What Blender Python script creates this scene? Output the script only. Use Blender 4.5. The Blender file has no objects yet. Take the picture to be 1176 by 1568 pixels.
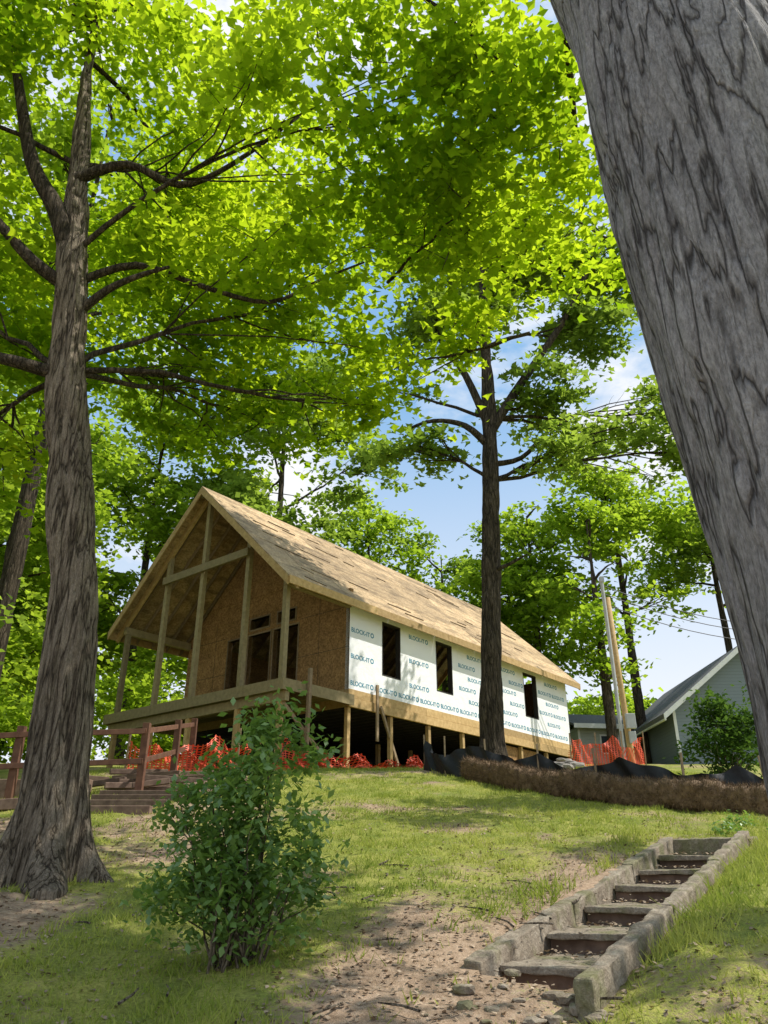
import bpy, math, random
import numpy as np
from mathutils import Vector
random.seed(7); rng=np.random.default_rng(11)
SC=bpy.context.scene
SC.view_settings.view_transform='Standard'; SC.view_settings.look='None'; SC.view_settings.exposure=0

# ---------------------------------------------------------------- noise
def _h(ix,iy,iz,seed):
    n=(ix*374761393+iy*668265263+iz*1274126177+seed*974711)&0x7fffffff
    n=((n^(n>>13))*1103515245+12345)&0x7fffffff
    n=((n^(n>>15))*668265263)&0x7fffffff
    return (n&0xffff)/32767.5-1.0
def vn(P,s=1.0,seed=0):
    P=np.asarray(P,float)*s
    i=np.floor(P).astype(np.int64); f=P-i; f=f*f*(3-2*f); r=0
    for a in (0,1):
        wa=f[:,0] if a else 1-f[:,0]
        for b in (0,1):
            wb=f[:,1] if b else 1-f[:,1]
            for c in (0,1):
                wc=f[:,2] if c else 1-f[:,2]
                r=r+wa*wb*wc*_h(i[:,0]+a,i[:,1]+b,i[:,2]+c,seed)
    return r
def fbm(P,s=1.0,seed=0,o=3):
    r=0;a=1
    for k in range(o):
        r=r+a*vn(P,s,seed+k); s*=2.03; a*=.5
    return r
def sst(a,b,x):
    t=np.clip((x-a)/(b-a),0,1); return t*t*(3-2*t)

# ---------------------------------------------------------------- terrain
SO=np.array([.945,5.37]); SD=np.array([.535,.845]); SR=np.array([.845,-.535])
def sp(x,k=1.2): return np.logaddexp(0,np.clip(x*k,-40,400))/k
def terrain(x,y,detail=True):
    x=np.atleast_1d(np.asarray(x,float)); y=np.atleast_1d(np.asarray(y,float))
    z=.2*y-.07*sp(y-20)-.13*sp(y-72,.3)+.2*sp(-25-y,.3)
    P=np.stack([x,y,0*x],1)
    z=z+.10*vn(P,.22,3)*sst(6,14,y)
    s=(x-SO[0])*SD[0]+(y-SO[1])*SD[1]; r=(x-SO[0])*SR[0]+(y-SO[1])*SR[1]
    z=z+.14*sst(.35,.9,r)*sst(-1.5,.5,s)*(1-sst(3.5,6,s))
    if detail:
        z=z+.03*fbm(P,1.5,5,3)+.014*vn(P,9,8)
        z=z-.32*((np.abs(r)<.40)&(s>-.1)&(s<5.3))
    return z
def tz(x,y): return float(terrain(x,y,False)[0])
def grassmask(x,y):
    P=np.stack([x,y,0*x],1)
    n=fbm(P,1.0,21,4)
    cx=.05+.10*(y-5); w=.82-.17*(y-4.5)
    path=sst(-.2,.75,w-np.abs(x-cx)+.35*n)*(1-sst(6.3,9.2,y))
    left=sst(-1.0,-2.6,x)*(1-sst(11,14,y))*.38
    s=(x-SO[0])*SD[0]+(y-SO[1])*SD[1]; r=(x-SO[0])*SR[0]+(y-SO[1])*SR[1]
    st=sst(-1.3,-.5,r)*(1-sst(.2,.6,r))*sst(-1.5,-.3,s)*(1-sst(5,6,s))*.5
    g=.78+.52*n-1.0*path-left-st
    return np.clip(g,0,1)

# ---------------------------------------------------------------- mesh helpers
def link(o,parent=None):
    SC.collection.objects.link(o)
    if parent: o.parent=parent
    return o
def fastmesh(name,V,Q,k,mat,parent=None,smooth=False,attr=None):
    me=bpy.data.meshes.new(name); V=np.asarray(V,np.float32); Q=np.asarray(Q,np.int32)
    me.vertices.add(len(V)); me.vertices.foreach_set("co",V.ravel())
    me.loops.add(Q.size); me.loops.foreach_set("vertex_index",Q.ravel())
    n=Q.size//k; me.polygons.add(n); me.polygons.foreach_set("loop_start",np.arange(n,dtype=np.int32)*k)
    me.update(calc_edges=True)
    if smooth: me.polygons.foreach_set("use_smooth",np.ones(n,bool))
    if attr:
        for an,av in attr.items():
            a=me.attributes.new(an,'FLOAT','POINT'); a.data.foreach_set("value",np.asarray(av,np.float32))
    me.materials.append(mat)
    return link(bpy.data.objects.new(name,me),parent)
def empty(name,loc=(0,0,0),rot=0):
    o=bpy.data.objects.new(name,None); o.location=loc; o.rotation_euler=(0,0,rot); return link(o)
class MB:
    def __init__(s): s.V=[]; s.F=[]
    def hexa(s,p):
        b=len(s.V); s.V+= [tuple(q) for q in p]
        for f in ((3,2,1,0),(4,5,6,7),(0,1,5,4),(1,2,6,5),(2,3,7,6),(3,0,4,7)): s.F.append([b+i for i in f])
    def box(s,a,b):
        x0,y0,z0=a;x1,y1,z1=b
        s.hexa([(x0,y0,z0),(x1,y0,z0),(x1,y1,z0),(x0,y1,z0),(x0,y0,z1),(x1,y0,z1),(x1,y1,z1),(x0,y1,z1)])
    def beam(s,p,q,w,h,up=(0,0,1)):
        p=Vector(p);q=Vector(q);d=(q-p).normalized();u=Vector(up)
        if abs(d.dot(u))>.98:u=Vector((1,0,0))
        r=d.cross(u).normalized()*w/2; n=r.cross(d).normalized()*h/2
        s.hexa([p-r-n,p+r-n,q+r-n,q-r-n,p-r+n,p+r+n,q+r+n,q-r+n])
    def tube(s,pts,rad,n=6):
        b=len(s.V); m=len(pts); pts=[Vector(p) for p in pts]
        for i,p in enumerate(pts):
            d=(pts[min(i+1,m-1)]-pts[max(i-1,0)]).normalized()
            a=d.cross(Vector((.3,1,.1))); a.normalize(); c=d.cross(a)
            for k in range(n):
                t=2*math.pi*k/n; s.V.append(tuple(p+(a*math.cos(t)+c*math.sin(t))*rad[i]))
        for i in range(m-1):
            for k in range(n):
                k2=(k+1)%n; s.F.append([b+i*n+k,b+i*n+k2,b+(i+1)*n+k2,b+(i+1)*n+k])
        s.F.append([b+(m-1)*n+k for k in range(n)])
    def obj(s,name,mat,parent=None,smooth=False,bevel=0):
        me=bpy.data.meshes.new(name); me.from_pydata(s.V,[],s.F); me.update()
        if smooth: me.polygons.foreach_set("use_smooth",np.ones(len(me.polygons),bool))
        me.materials.append(mat); o=link(bpy.data.objects.new(name,me),parent)
        if bevel:
            m=o.modifiers.new("b",'BEVEL'); m.width=bevel; m.segments=2
        return o

# ---------------------------------------------------------------- materials
class NT:
    def __init__(s,name):
        s.m=bpy.data.materials.new(name); s.m.use_nodes=True; s.t=s.m.node_tree; s.t.nodes.clear()
        s.out=s.n('ShaderNodeOutputMaterial')
    def n(s,typ,**kw):
        nd=s.t.nodes.new(typ)
        for k,v in kw.items():
            if hasattr(nd,k): setattr(nd,k,v)
        return nd
    def L(s,a,b): s.t.links.new(a,b)
    def coord(s,kind='Object',scale=(1,1,1)):
        tc=s.n('ShaderNodeTexCoord'); mp=s.n('ShaderNodeMapping'); mp.inputs['Scale'].default_value=scale
        s.L(tc.outputs[kind],mp.inputs['Vector']); return mp.outputs[0]
    def noise(s,vec,scale,detail=4,rough=.55,dist=0):
        nd=s.n('ShaderNodeTexNoise'); nd.inputs['Scale'].default_value=scale; nd.inputs['Detail'].default_value=detail
        nd.inputs['Roughness'].default_value=rough; nd.inputs['Distortion'].default_value=dist
        if vec is not None: s.L(vec,nd.inputs['Vector'])
        return nd.outputs['Fac']
    def ramp(s,f,stops):
        r=s.n('ShaderNodeValToRGB'); e=r.color_ramp.elements
        while len(e)<len(stops): e.new(.5)
        for i,(p,c) in enumerate(stops):
            e[i].position=p; e[i].color=(c[0],c[1],c[2],1) if not isinstance(c,(int,float)) else (c,c,c,1)
        s.L(f,r.inputs[0]); return r.outputs[0]
    def mix(s,f,a,b,bt='MIX'):
        m=s.n('ShaderNodeMix'); m.data_type='RGBA'; m.blend_type=bt
        for i,v in ((0,f),(6,a),(7,b)):
            if isinstance(v,(int,float)): m.inputs[i].default_value=v if i==0 else (v,v,v,1)
            elif isinstance(v,tuple): m.inputs[i].default_value=(v[0],v[1],v[2],1)
            else: s.L(v,m.inputs[i])
        return m.outputs[2]
    def math(s,op,a,b=None):
        m=s.n('ShaderNodeMath'); m.operation=op
        for i,v in enumerate((a,b)):
            if v is None: continue
            if isinstance(v,(int,float)): m.inputs[i].default_value=v
            else: s.L(v,m.inputs[i])
        return m.outputs[0]
    def island(s): return s.n('ShaderNodeNewGeometry').outputs['Random Per Island']
    def bsdf(s,col,rough=.8,bump=None,bs=.5,bd=.02,spec=.3):
        p=s.n('ShaderNodeBsdfPrincipled')
        if isinstance(col,tuple): p.inputs['Base Color'].default_value=(*col,1)
        else: s.L(col,p.inputs['Base Color'])
        p.inputs['Roughness'].default_value=rough; p.inputs['Specular IOR Level'].default_value=spec
        if bump is not None:
            b=s.n('ShaderNodeBump'); b.inputs['Strength'].default_value=bs; b.inputs['Distance'].default_value=bd
            s.L(bump,b.inputs['Height']); s.L(b.outputs[0],p.inputs['Normal'])
        s.L(p.outputs[0],s.out.inputs[0]); return p

def mat_wood(name,a,b,sc=(1,1,1),vary=.35):
    t=NT(name); v=t.coord('Object',sc); f=t.noise(v,9,6); c=t.ramp(f,[(.3,a),(.7,b)])
    i=t.island(); k=t.ramp(i,[(0,1-vary),(1,1+vary*.3)]); c=t.mix(1.0,c,k,'MULTIPLY')
    t.bsdf(c,.75,f,.3,.01); return t.m
def mat_osb(name,a,b,vary=.8,shade_streak=0):
    t=NT(name); v=t.coord('Object',(1,1,1)); vo=t.n('ShaderNodeTexVoronoi'); vo.inputs['Scale'].default_value=22
    t.L(v,vo.inputs['Vector']); f=t.noise(v,3,4)
    sx=t.n('ShaderNodeSeparateColor'); t.L(vo.outputs['Color'],sx.inputs[0])
    c=t.ramp(sx.outputs[0],[(0,a),(1,b)]); c2=t.mix(1.0,c,t.ramp(f,[(.35,.75),(.65,1.05)]),'MULTIPLY')
    c2=t.mix(1.0,c2,t.ramp(t.island(),[(0,vary),(1,1.08)]),'MULTIPLY')
    if shade_streak:
        v2=t.coord('Object',(.55,2.2,2.2)); g=t.noise(v2,1.3,4,.6,.6); c2=t.mix(1.0,c2,t.ramp(g,[(.4,.62),(.52,1.0)]),'MULTIPLY')  # wavy shading streaks painted into the roof colour
    t.bsdf(c2,.8,f,.2,.01); return t.m
def mat_leaf(name,d1,d2,t1,t2,tr=.5,gl=0):
    t=NT(name); i=t.island(); at=t.n('ShaderNodeAttribute'); at.attribute_name='k'
    k=t.math('ADD',t.math('MULTIPLY',i,.5),t.math('MULTIPLY',at.outputs['Fac'],.5))
    cd=t.ramp(k,[(.1,d1),(.9,d2)]); ct=t.ramp(k,[(.1,t1),(.9,t2)])
    d=t.n('ShaderNodeBsdfDiffuse'); t.L(cd,d.inputs[0]); r=t.n('ShaderNodeBsdfTranslucent'); t.L(ct,r.inputs[0])
    m=t.n('ShaderNodeMixShader'); m.inputs[0].default_value=tr; t.L(d.outputs[0],m.inputs[1]); t.L(r.outputs[0],m.inputs[2])
    if gl:
        g=t.n('ShaderNodeBsdfGlossy'); g.inputs['Roughness'].default_value=.4; g.inputs[0].default_value=(.8,.9,.8,1)
        m2=t.n('ShaderNodeMixShader'); m2.inputs[0].default_value=gl; t.L(m.outputs[0],m2.inputs[1]); t.L(g.outputs[0],m2.inputs[2]); m=m2
    t.L(m.outputs[0],t.out.inputs[0]); return t.m
def mat_bark(name,dark,mid,light,sc=16,zs=.16,bd=.03,w=.07,dz=.25,g2lo=.3):
    t=NT(name); v=t.coord('Object',(1,1,zs))
    n1=t.noise(v,sc,3,.5,dz); n2=t.noise(v,sc*2.3,3,.55,.2)
    f1=t.math('ABSOLUTE',t.math('SUBTRACT',n1,.5)); f2=t.math('ABSOLUTE',t.math('SUBTRACT',n2,.5))
    v2=t.coord('Object',(1,1,.4)); fine=t.noise(v2,80,5,.78); big=t.noise(v2,2.6,4)
    g1=t.ramp(f1,[(0,0),(w,1)]); g2=t.ramp(f2,[(0,g2lo),(w*1.2,1)])
    h=t.math('MULTIPLY',g1,g2)
    c=t.ramp(h,[(.0,dark),(.35,mid),(1,light)])
    c=t.mix(1.0,c,t.ramp(fine,[(.3,.52),(.7,1.45)]),'MULTIPLY')
    c=t.mix(1.0,c,t.ramp(big,[(.3,.82),(.7,1.12)]),'MULTIPLY')
    hh=t.math('ADD',h,t.math('MULTIPLY',fine,.9))
    t.bsdf(c,.9,hh,.95,bd,.15); return t.m
def mat_plain(name,c,rough=.7,var=.2,sc=4,bd=.01):
    t=NT(name); v=t.coord(); f=t.noise(v,sc,6); cc=t.mix(1.0,c,t.ramp(f,[(.3,1-var),(.7,1+var)]),'MULTIPLY')
    t.bsdf(cc,rough,f,.4,bd); return t.m
def mat_oldconc():
    t=NT('mossy_concrete'); v=t.coord(); f=t.noise(v,9,8,.7); g=t.noise(v,2.6,5,.65); p=t.noise(v,60,3,.6)
    c=t.ramp(f,[(.28,(.15,.115,.085)),(.55,(.31,.26,.20)),(.75,(.44,.39,.32))])
    c=t.mix(t.ramp(g,[(.50,0),(.62,.6)]),c,(.14,.15,.055))
    c=t.mix(1.0,c,t.ramp(p,[(.3,.7),(.7,1.2)]),'MULTIPLY')
    t.bsdf(c,.95,t.math('ADD',f,t.math('MULTIPLY',p,.3)),.8,.025,.1); return t.m

M_lum=mat_wood('framing_lumber',(.42,.27,.11),(.60,.42,.20),(1,1,1))
M_lumd=mat_wood('weathered_lumber',(.22,.155,.09),(.34,.25,.16))
M_treat=mat_wood('treated_lumber',(.24,.19,.10),(.35,.28,.15))
M_red=mat_wood('stained_fence_wood',(.10,.045,.028),(.18,.09,.055))
M_timber=mat_wood('landscape_timber',(.12,.075,.055),(.25,.17,.125))
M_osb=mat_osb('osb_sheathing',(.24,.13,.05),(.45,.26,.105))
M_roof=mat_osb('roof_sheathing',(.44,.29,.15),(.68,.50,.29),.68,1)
M_dark=mat_plain('dark_seams_and_shade',(.035,.03,.028))  # near black for seams and bucks; puts indoor and under-floor shade into colour
M_conc=mat_oldconc()
M_rock=mat_plain('stone',(.30,.27,.24),.9,.3,5,.03)
M_black=mat_plain('silt_fabric',(.015,.015,.018),.5,.3,8,.02)
M_white=mat_plain('white_trim',(.75,.75,.73),.6,.06)
M_grey=mat_plain('grey_metal',(.42,.43,.44),.5,.1)
M_shing=mat_plain('grey_shingle',(.15,.15,.155),.9,.35,12)
M_print=mat_plain('teal_print',(.05,.24,.36),.6,.05)
def mat_wrap():
    t=NT('housewrap'); v=t.coord(); f=t.noise(v,2.5,5,.6); g=t.noise(v,.8,2)
    c=t.ramp(g,[(.3,(.82,.83,.86)),(.7,(.90,.90,.91))]); t.bsdf(c,.45,f,.5,.08,.4); return t.m
M_wrap=mat_wrap()
def mat_siding(name,c):
    t=NT(name); tc=t.n('ShaderNodeTexCoord'); sx=t.n('ShaderNodeSeparateXYZ'); t.L(tc.outputs['Object'],sx.inputs[0])
    fr=t.math('FRACT',t.math('MULTIPLY',sx.outputs[2],6.5)); sh=t.ramp(fr,[(0,.55),(.12,1.0)])
    cc=t.mix(1.0,c,sh,'MULTIPLY'); t.bsdf(cc,.6,fr,.5,.02); return t.m
M_sidb=mat_siding('blue_grey_siding',(.20,.24,.27)); M_sidg=mat_siding('sage_siding',(.42,.44,.39))
def mat_glass():
    t=NT('window_glass'); t.bsdf((.03,.04,.05),.08,None,spec=.6); return t.m
M_glass=mat_glass()
def mat_net():
    t=NT('orange_mesh'); tc=t.n('ShaderNodeTexCoord'); sx=t.n('ShaderNodeSeparateXYZ'); t.L(tc.outputs['UV'],sx.inputs[0])
    a=t.math('GREATER_THAN',t.math('FRACT',t.math('MULTIPLY',sx.outputs[0],11)),.68)
    b=t.math('GREATER_THAN',t.math('FRACT',t.math('MULTIPLY',sx.outputs[1],17)),.64)
    f=t.math('MAXIMUM',a,b); p=t.bsdf((.72,.10,.045),.5); tr=t.n('ShaderNodeBsdfTransparent')
    m=t.n('ShaderNodeMixShader'); t.L(f,m.inputs[0]); t.L(tr.outputs[0],m.inputs[1]); t.L(p.outputs[0],m.inputs[2]); t.L(m.outputs[0],t.out.inputs[0]); return t.m
M_net=mat_net()
M_barkN=mat_bark('close_bark',(.055,.05,.048),(.17,.162,.16),(.30,.29,.29),15,.13,.014,.045,.12,.7)
M_bark1=mat_bark('maple_bark',(.035,.027,.02),(.15,.118,.085),(.28,.23,.175),12,.08,.03,.065,.15,.55)
M_barkD=mat_bark('dark_bark',(.025,.02,.014),(.075,.06,.042),(.14,.11,.08),11,.12,.04,.08)
M_leafN=mat_leaf('maple_leaf',(.045,.095,.008),(.11,.18,.012),(.24,.42,.006),(.75,.92,.03),.62,0)
M_leaf2=mat_leaf('oak_leaf',(.07,.12,.02),(.14,.21,.04),(.24,.38,.03),(.52,.70,.08),.5,0)
M_leafB=mat_leaf('background_leaf',(.07,.13,.014),(.17,.25,.03),(.33,.52,.02),(.66,.86,.06),.5,0)
M_leafS=mat_leaf('shrub_leaf',(.09,.17,.045),(.18,.29,.08),(.22,.40,.045),(.42,.62,.09),.38,.07)
M_leafD=mat_leaf('dark_shrub_leaf',(.03,.07,.018),(.07,.13,.025),(.10,.19,.025),(.18,.32,.04),.35,0)
M_grass=mat_leaf('grass_blade',(.19,.26,.045),(.46,.47,.12),(.32,.42,.05),(.6,.62,.13),.35,0)
M_litter=mat_wood('leaf_litter',(.22,.15,.10),(.48,.37,.26),(1,1,1),.45)
M_straw=mat_wood('straw',(.12,.075,.04),(.28,.18,.10),(1,1,1),.6)

# ---------------------------------------------------------------- ground
def axis(segs):
    o=[]
    for a,b,st in segs: o+=list(np.arange(a,b,st))
    o.append(segs[-1][1]); return np.array(o)
xs=axis([(-400,-60,40),(-60,-20,5),(-20,-7,.5),(-7,7,.075),(7,20,.5),(20,60,5),(60,400,40)])
ys=axis([(-200,-20,20),(-20,2,1),(2,13,.075),(13,22,.15),(22,50,1),(50,100,5),(100,900,80)])
X,Y=np.meshgrid(xs,ys); xf=X.ravel(); yf=Y.ravel(); zf=terrain(xf,yf)
nx=len(xs); ny=len(ys); ii=(np.arange(ny-1)[:,None]*nx+np.arange(nx-1)[None,:]).ravel()
Q=np.stack([ii,ii+1,ii+nx+1,ii+nx],1)
def mat_ground():
    t=NT('ground_soil_grass'); v=t.coord(); at=t.n('ShaderNodeAttribute'); at.attribute_name='grass'
    n1=t.noise(v,14,6,.7); n2=t.noise(v,2.2,5,.6); n3=t.noise(v,45,4,.7)
    soil=t.ramp(n1,[(.25,(.20,.135,.085)),(.5,(.40,.285,.195)),(.75,(.54,.41,.30))])
    soil=t.mix(1.0,soil,t.ramp(n2,[(.35,.75),(.6,1.1)]),'MULTIPLY')
    gr=t.ramp(n2,[(.3,(.16,.21,.04)),(.7,(.40,.38,.10))])
    gr=t.mix(1.0,gr,t.ramp(n3,[(.3,.6),(.7,1.3)]),'MULTIPLY')
    f=t.math('ADD',at.outputs['Fac'],t.math('MULTIPLY',t.math('SUBTRACT',n3,.5),1.0)); f=t.math('ADD',f,t.math('MULTIPLY',t.math('SUBTRACT',n1,.5),1.3))
    f=t.ramp(f,[(.28,0),(.66,1)]); c=t.mix(f,soil,gr)
    h=t.math('ADD',n3,t.math('MULTIPLY',n1,1.2)); t.bsdf(c,.95,h,.8,.03,.1); return t.m
fastmesh('ground',np.stack([xf,yf,zf],1),Q,4,mat_ground(),smooth=True,attr={'grass':grassmask(xf,yf)})

# grass blades
N=260000
gx=rng.uniform(-7,7.5,N); gy=3.4+rng.random(N)**1.5*17
cl=vn(np.stack([gx,gy,0*gx],1),5,40)
s_=(gx-SO[0])*SD[0]+(gy-SO[1])*SD[1]; r_=(gx-SO[0])*SR[0]+(gy-SO[1])*SR[1]
edge=((np.abs(r_)<.95)&(np.abs(r_)>.5)&(s_>.5)&(s_<5.6))
keep=(rng.random(N)<np.clip(grassmask(gx,gy)*1.1-.22+.6*cl+.5*edge,0,1))
keep&=~((np.abs(r_)<.50)&(s_>-.2)&(s_<5.3))
gx=gx[keep];gy=gy[keep];gz=terrain(gx,gy); n=len(gx); eg=edge[keep]
h=rng.uniform(.015,.05,n)*(1+.9*(cl[keep]>.35))*(1+.9*eg); a=rng.uniform(0,6.28,n); w=rng.uniform(.003,.006,n)*(1+gy*.05); le=rng.uniform(0,1.3,n)*h; b_=rng.uniform(0,6.28,n)
V=np.empty((n,3,3)); V[:,0]=np.stack([gx-w*np.cos(a),gy-w*np.sin(a),gz-.005],1); V[:,1]=np.stack([gx+w*np.cos(a),gy+w*np.sin(a),gz-.005],1)
V[:,2]=np.stack([gx+le*np.cos(b_),gy+le*np.sin(b_),gz+h],1)
kk=np.clip(.5+.6*vn(np.stack([gx,gy,0*gx],1),.9,60),0,1)
fastmesh('grass',V.reshape(-1,3),np.arange(n*3),3,M_grass,attr={'k':np.repeat(kk,3)})

# ---------------------------------------------------------------- leaves
SH={'maple':(np.array([[0,0,0],[.54,.30,.10],[.22,.52,.02],[0,1,-.06],[-.22,.52,.02],[-.54,.30,.10]]),[[0,1,2,3],[0,3,4,5]]),
    'oval':(np.array([[0,0,0],[.28,.5,.06],[0,1,0],[-.28,.5,.06]]),[[0,1,2,3]]),
    'quad':(np.array([[-.1,0,0],[.42,.25,.08],[.1,.95,0],[-.38,.6,.08]]),[[0,1,2,3]])}
def leaves(name,C,size,mat,parent,shape='maple',tilt=.55,r=None,ks=.5):
    r=r or np.random.default_rng(5); C=np.asarray(C); n=len(C)
    S,F=SH[shape]; nm=np.stack([r.normal(0,tilt,n),r.normal(0,tilt,n),np.ones(n)],1); nm/=np.linalg.norm(nm,axis=1)[:,None]
    a=r.uniform(0,6.283,n); t=np.stack([np.cos(a),np.sin(a),0*a],1); t-=nm*np.sum(t*nm,1)[:,None]; t/=np.linalg.norm(t,axis=1)[:,None]
    b=np.cross(nm,t); sz=(size*r.uniform(.65,1.25,n))[:,None,None]
    V=C[:,None,:]+sz*(t[:,None,:]*S[None,:,0:1]+b[:,None,:]*(S[None,:,1:2]-.4)+nm[:,None,:]*S[None,:,2:3])
    k=len(S); Q=(np.arange(n)[:,None,None]*k+np.array(F)[None]).reshape(-1)
    kv=np.clip(.5+.7*vn(C,ks,77),0,1)
    return fastmesh(name,V.reshape(-1,3),Q,4,mat,parent,attr={'k':np.repeat(kv,k)})
def clusters(ells,dens,r,gate=-.25,gs=.45,seed=1,shell=.45):
    out=[]
    for e in ells:
        c,R=e[0],e[1]; dm=e[2] if len(e)>2 else 1
        n=max(3,int(4.19*R[0]*R[1]*R[2]*dens*dm)); d=r.normal(size=(n,3)); d/=np.linalg.norm(d,axis=1)[:,None]
        rad=r.random(n)**(shell); P=np.array(c)+d*rad[:,None]*np.array(R)
        out.append(P[vn(P,gs,seed)>gate])
    return out
def fill(CL,per,rad,thick,r,droop=.25):
    C=np.concatenate(CL); n=len(C); m=per
    k=r.uniform(.6,1.35,n)
    u=r.normal(size=(n,m,3))*np.array([rad,rad,thick])*k[:,None,None]*.6
    u[:,:,2]-=droop*(u[:,:,0]**2+u[:,:,1]**2)/rad*.6
    tx=r.normal(0,.25,(n,1)); ty=r.normal(0,.25,(n,1)); u[:,:,2]+=tx*u[:,:,0]+ty*u[:,:,1]
    return (C[:,None,:]+u).reshape(-1,3)
def curve(p,q,k=5,sag=.12,r=random):
    p=Vector(p);q=Vector(q);L=(q-p).length; m=(p+q)/2+Vector((r.uniform(-1,1),r.uniform(-1,1),r.uniform(-.2,1)))*L*sag
    o=[]
    for i in range(k+1):
        t=i/k; v=p*(1-t)**2+m*2*t*(1-t)+q*t*t
        if 0<i<k: v=v+Vector((r.uniform(-1,1),r.uniform(-1,1),r.uniform(-1,1)))*L*.018
        o.append(v)
    return o
def limbs(mb,trunk,ells,CL,twigs=14,r0=.07,r=random,tw=.018,near=0):
    for e,P in zip(ells,CL):
        c=Vector(e[0])
        best=Vector(min(trunk,key=lambda q:(Vector(q)-c).length+max(0,q[2]-c.z+.8)*2))
        if near:
            d=Vector((r.uniform(-1,1),r.uniform(-.3,.6),r.uniform(-.1,.5))).normalized(); best=c+d*near; c=c-d*near*.5
        pts=curve(best,c,7,.10,r); mb.tube(pts,[r0*(1-.75*i/7) for i in range(8)],7)
        if len(P)==0: continue
        for j in range(min(twigs,len(P))):
            q=Vector(P[r.randrange(len(P))]); s=pts[r.randrange(3,8)]
            w=curve(s,q,5,.12,r); mb.tube(w,[tw*(1-.8*i/5)+.003 for i in range(6)],4)
            for _ in range(2):
                e_=w[r.randrange(2,6)]; f=e_+Vector((r.uniform(-1,1),r.uniform(-1,1),r.uniform(-.3,.4)))*.7
                mb.tube(curve(e_,f,3,.1,r),[.007,.005,.004,.002],3)
def trunkmesh(name,pts,rad,mat,nseg,nring,amp,freq,parent=None,zs=.18,flare=None,seed=3):
    pts=np.array(pts,float); rad=np.array(rad,float); d=np.r_[0,np.cumsum(np.linalg.norm(np.diff(pts,axis=0),axis=1))]
    t=np.linspace(0,d[-1],nring); 
    def itp(v):
        y=np.interp(t,d,v); k=max(3,nring//(len(pts)*2)); kk=np.ones(k)/k
        yp=np.pad(y,(k,k),mode='reflect',reflect_type='odd'); return np.convolve(yp,kk,'same')[k:-k]
    c=np.stack([itp(pts[:,i]) for i in range(3)],1); R=itp(rad)
    th=np.linspace(0,2*np.pi,nseg,endpoint=False); T,I=np.meshgrid(th,np.arange(nring))
    co,si=np.cos(T),np.sin(T); RR=R[:,None]*np.ones_like(T); zz=c[:,2][:,None]*np.ones_like(T)
    P=np.stack([(co*RR).ravel(),(si*RR).ravel(),(zz*zs).ravel()],1)
    W=P+.05*np.stack([vn(P,freq*.5,9),vn(P,freq*.5,10),vn(P,freq*.5,12)],1)
    rid=1-2*np.abs(vn(W,freq,seed)); rid2=1-2*np.abs(vn(W,freq*2.3,seed+5))
    big=vn(np.stack([P[:,0],P[:,1],zz.ravel()*.6],1),2.2,seed+8)
    D=(-amp*(np.clip(rid,0,1)*.9+np.clip(rid2,0,1)*.5)+.05*RR.ravel()*2*big).reshape(T.shape)
    if flare:
        z0,fh,fa,nl=flare; e=np.exp(-np.clip(zz-z0,0,None)/fh)
        D=D+fa*e*(.55+.45*np.cos(nl*T+1.1+.8*np.sin(2*T)))
    RR=RR+D
    V=np.stack([c[:,0][:,None]+co*RR,c[:,1][:,None]+si*RR,zz],2).reshape(-1,3)
    i=np.arange(nring-1)[:,None]*nseg; k=np.arange(nseg)[None,:]; k2=(k+1)%nseg
    Q=np.stack([i+k,i+k2,i+nseg+k2,i+nseg+k],2).reshape(-1)
    return fastmesh(name,V,Q,4,mat,parent,smooth=True)
def limb(mb,pts,ra,n=8):
    P=[Vector(p) for p in pts]; o=[];R=[]
    for i in range(len(P)-1):
        for k in range(4):
            t=k/4; a=P[max(i-1,0)];b=P[i];c=P[i+1];d=P[min(i+2,len(P)-1)]
            o.append(.5*((2*b)+(c-a)*t+(2*a-5*b+4*c-d)*t*t+(3*b-a-3*c+d)*t**3)); R.append(ra[i]*(1-t)+ra[i+1]*t)
    o.append(P[-1]);R.append(ra[-1]); mb.tube(o,R,n)

# ---- foreground tree (right, close)
R0=np.random.default_rng(21); r0=random.Random(3)
tp=[(1.31,1.76,-.3),(1.275,1.79,1.6),(1.20,1.86,3.2),(1.06,1.95,5.0),(1.0,2.0,7),(1.1,2.2,9.5),(1.3,2.6,12.5)]
fore=trunkmesh('foreground_maple_tree',tp,[.44,.40,.385,.37,.34,.24,.10],M_barkN,360,800,.017,15,zs=.12,flare=(.2,.4,.15,5))
ell0=[((2.3,8.0,10.6),(2.1,2.2,1.25)),((.75,9.6,8.7),(1.0,1.1,.95)),((1.1,6.6,11.6),(2.4,1.9,1.4),.8),((4.6,6.2,10.4),(2.2,2.4,1.2),.9),
      ((.8,8.4,10.0),(1.3,1.3,.9),.8),((3.3,9.8,11.6),(1.5,1.2,.6),.8),((6.3,4.6,11.2),(2.0,1.8,.9)),((.2,11.0,13.2),(2.6,1.8,1.4),.7)]
ell_shade=[((9.0,13.4,10.8),(2.4,.8,.5),3.2),((7.3,11.7,10.6),(1.1,.6,.4),3),((9.3,5.2,10.0),(1.0,.7,.5),3),((5.2,4.2,9.8),(2.0,.9,.5),3),((9.4,8.9,10.6),(.7,.5,.35),2.5)]  # leaf lobes added out of view at right to cast shade on the lawn
CL0=clusters(ell0,3.1,R0,-.14,.62,2)+clusters(ell_shade,3.1,R0,-.5,.6,2)
mb=MB(); limbs(mb,tp[5:],ell0+ell_shade,CL0,8,.03,r0,.011,near=1.5)
limb(mb,[(1.1,2.2,9.3),(1.6,4.0,10.4),(2.2,6.0,10.9),(2.8,8.0,10.9),(3.2,9.4,11.4)],[.09,.07,.05,.03,.015])
mb.obj('limbs',M_barkD,fore,True)
leaves('crown',fill(CL0,62,.5,.14,R0),.15,M_leafN,fore,'maple',.5,R0)  # also holds the added shade lobes

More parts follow.
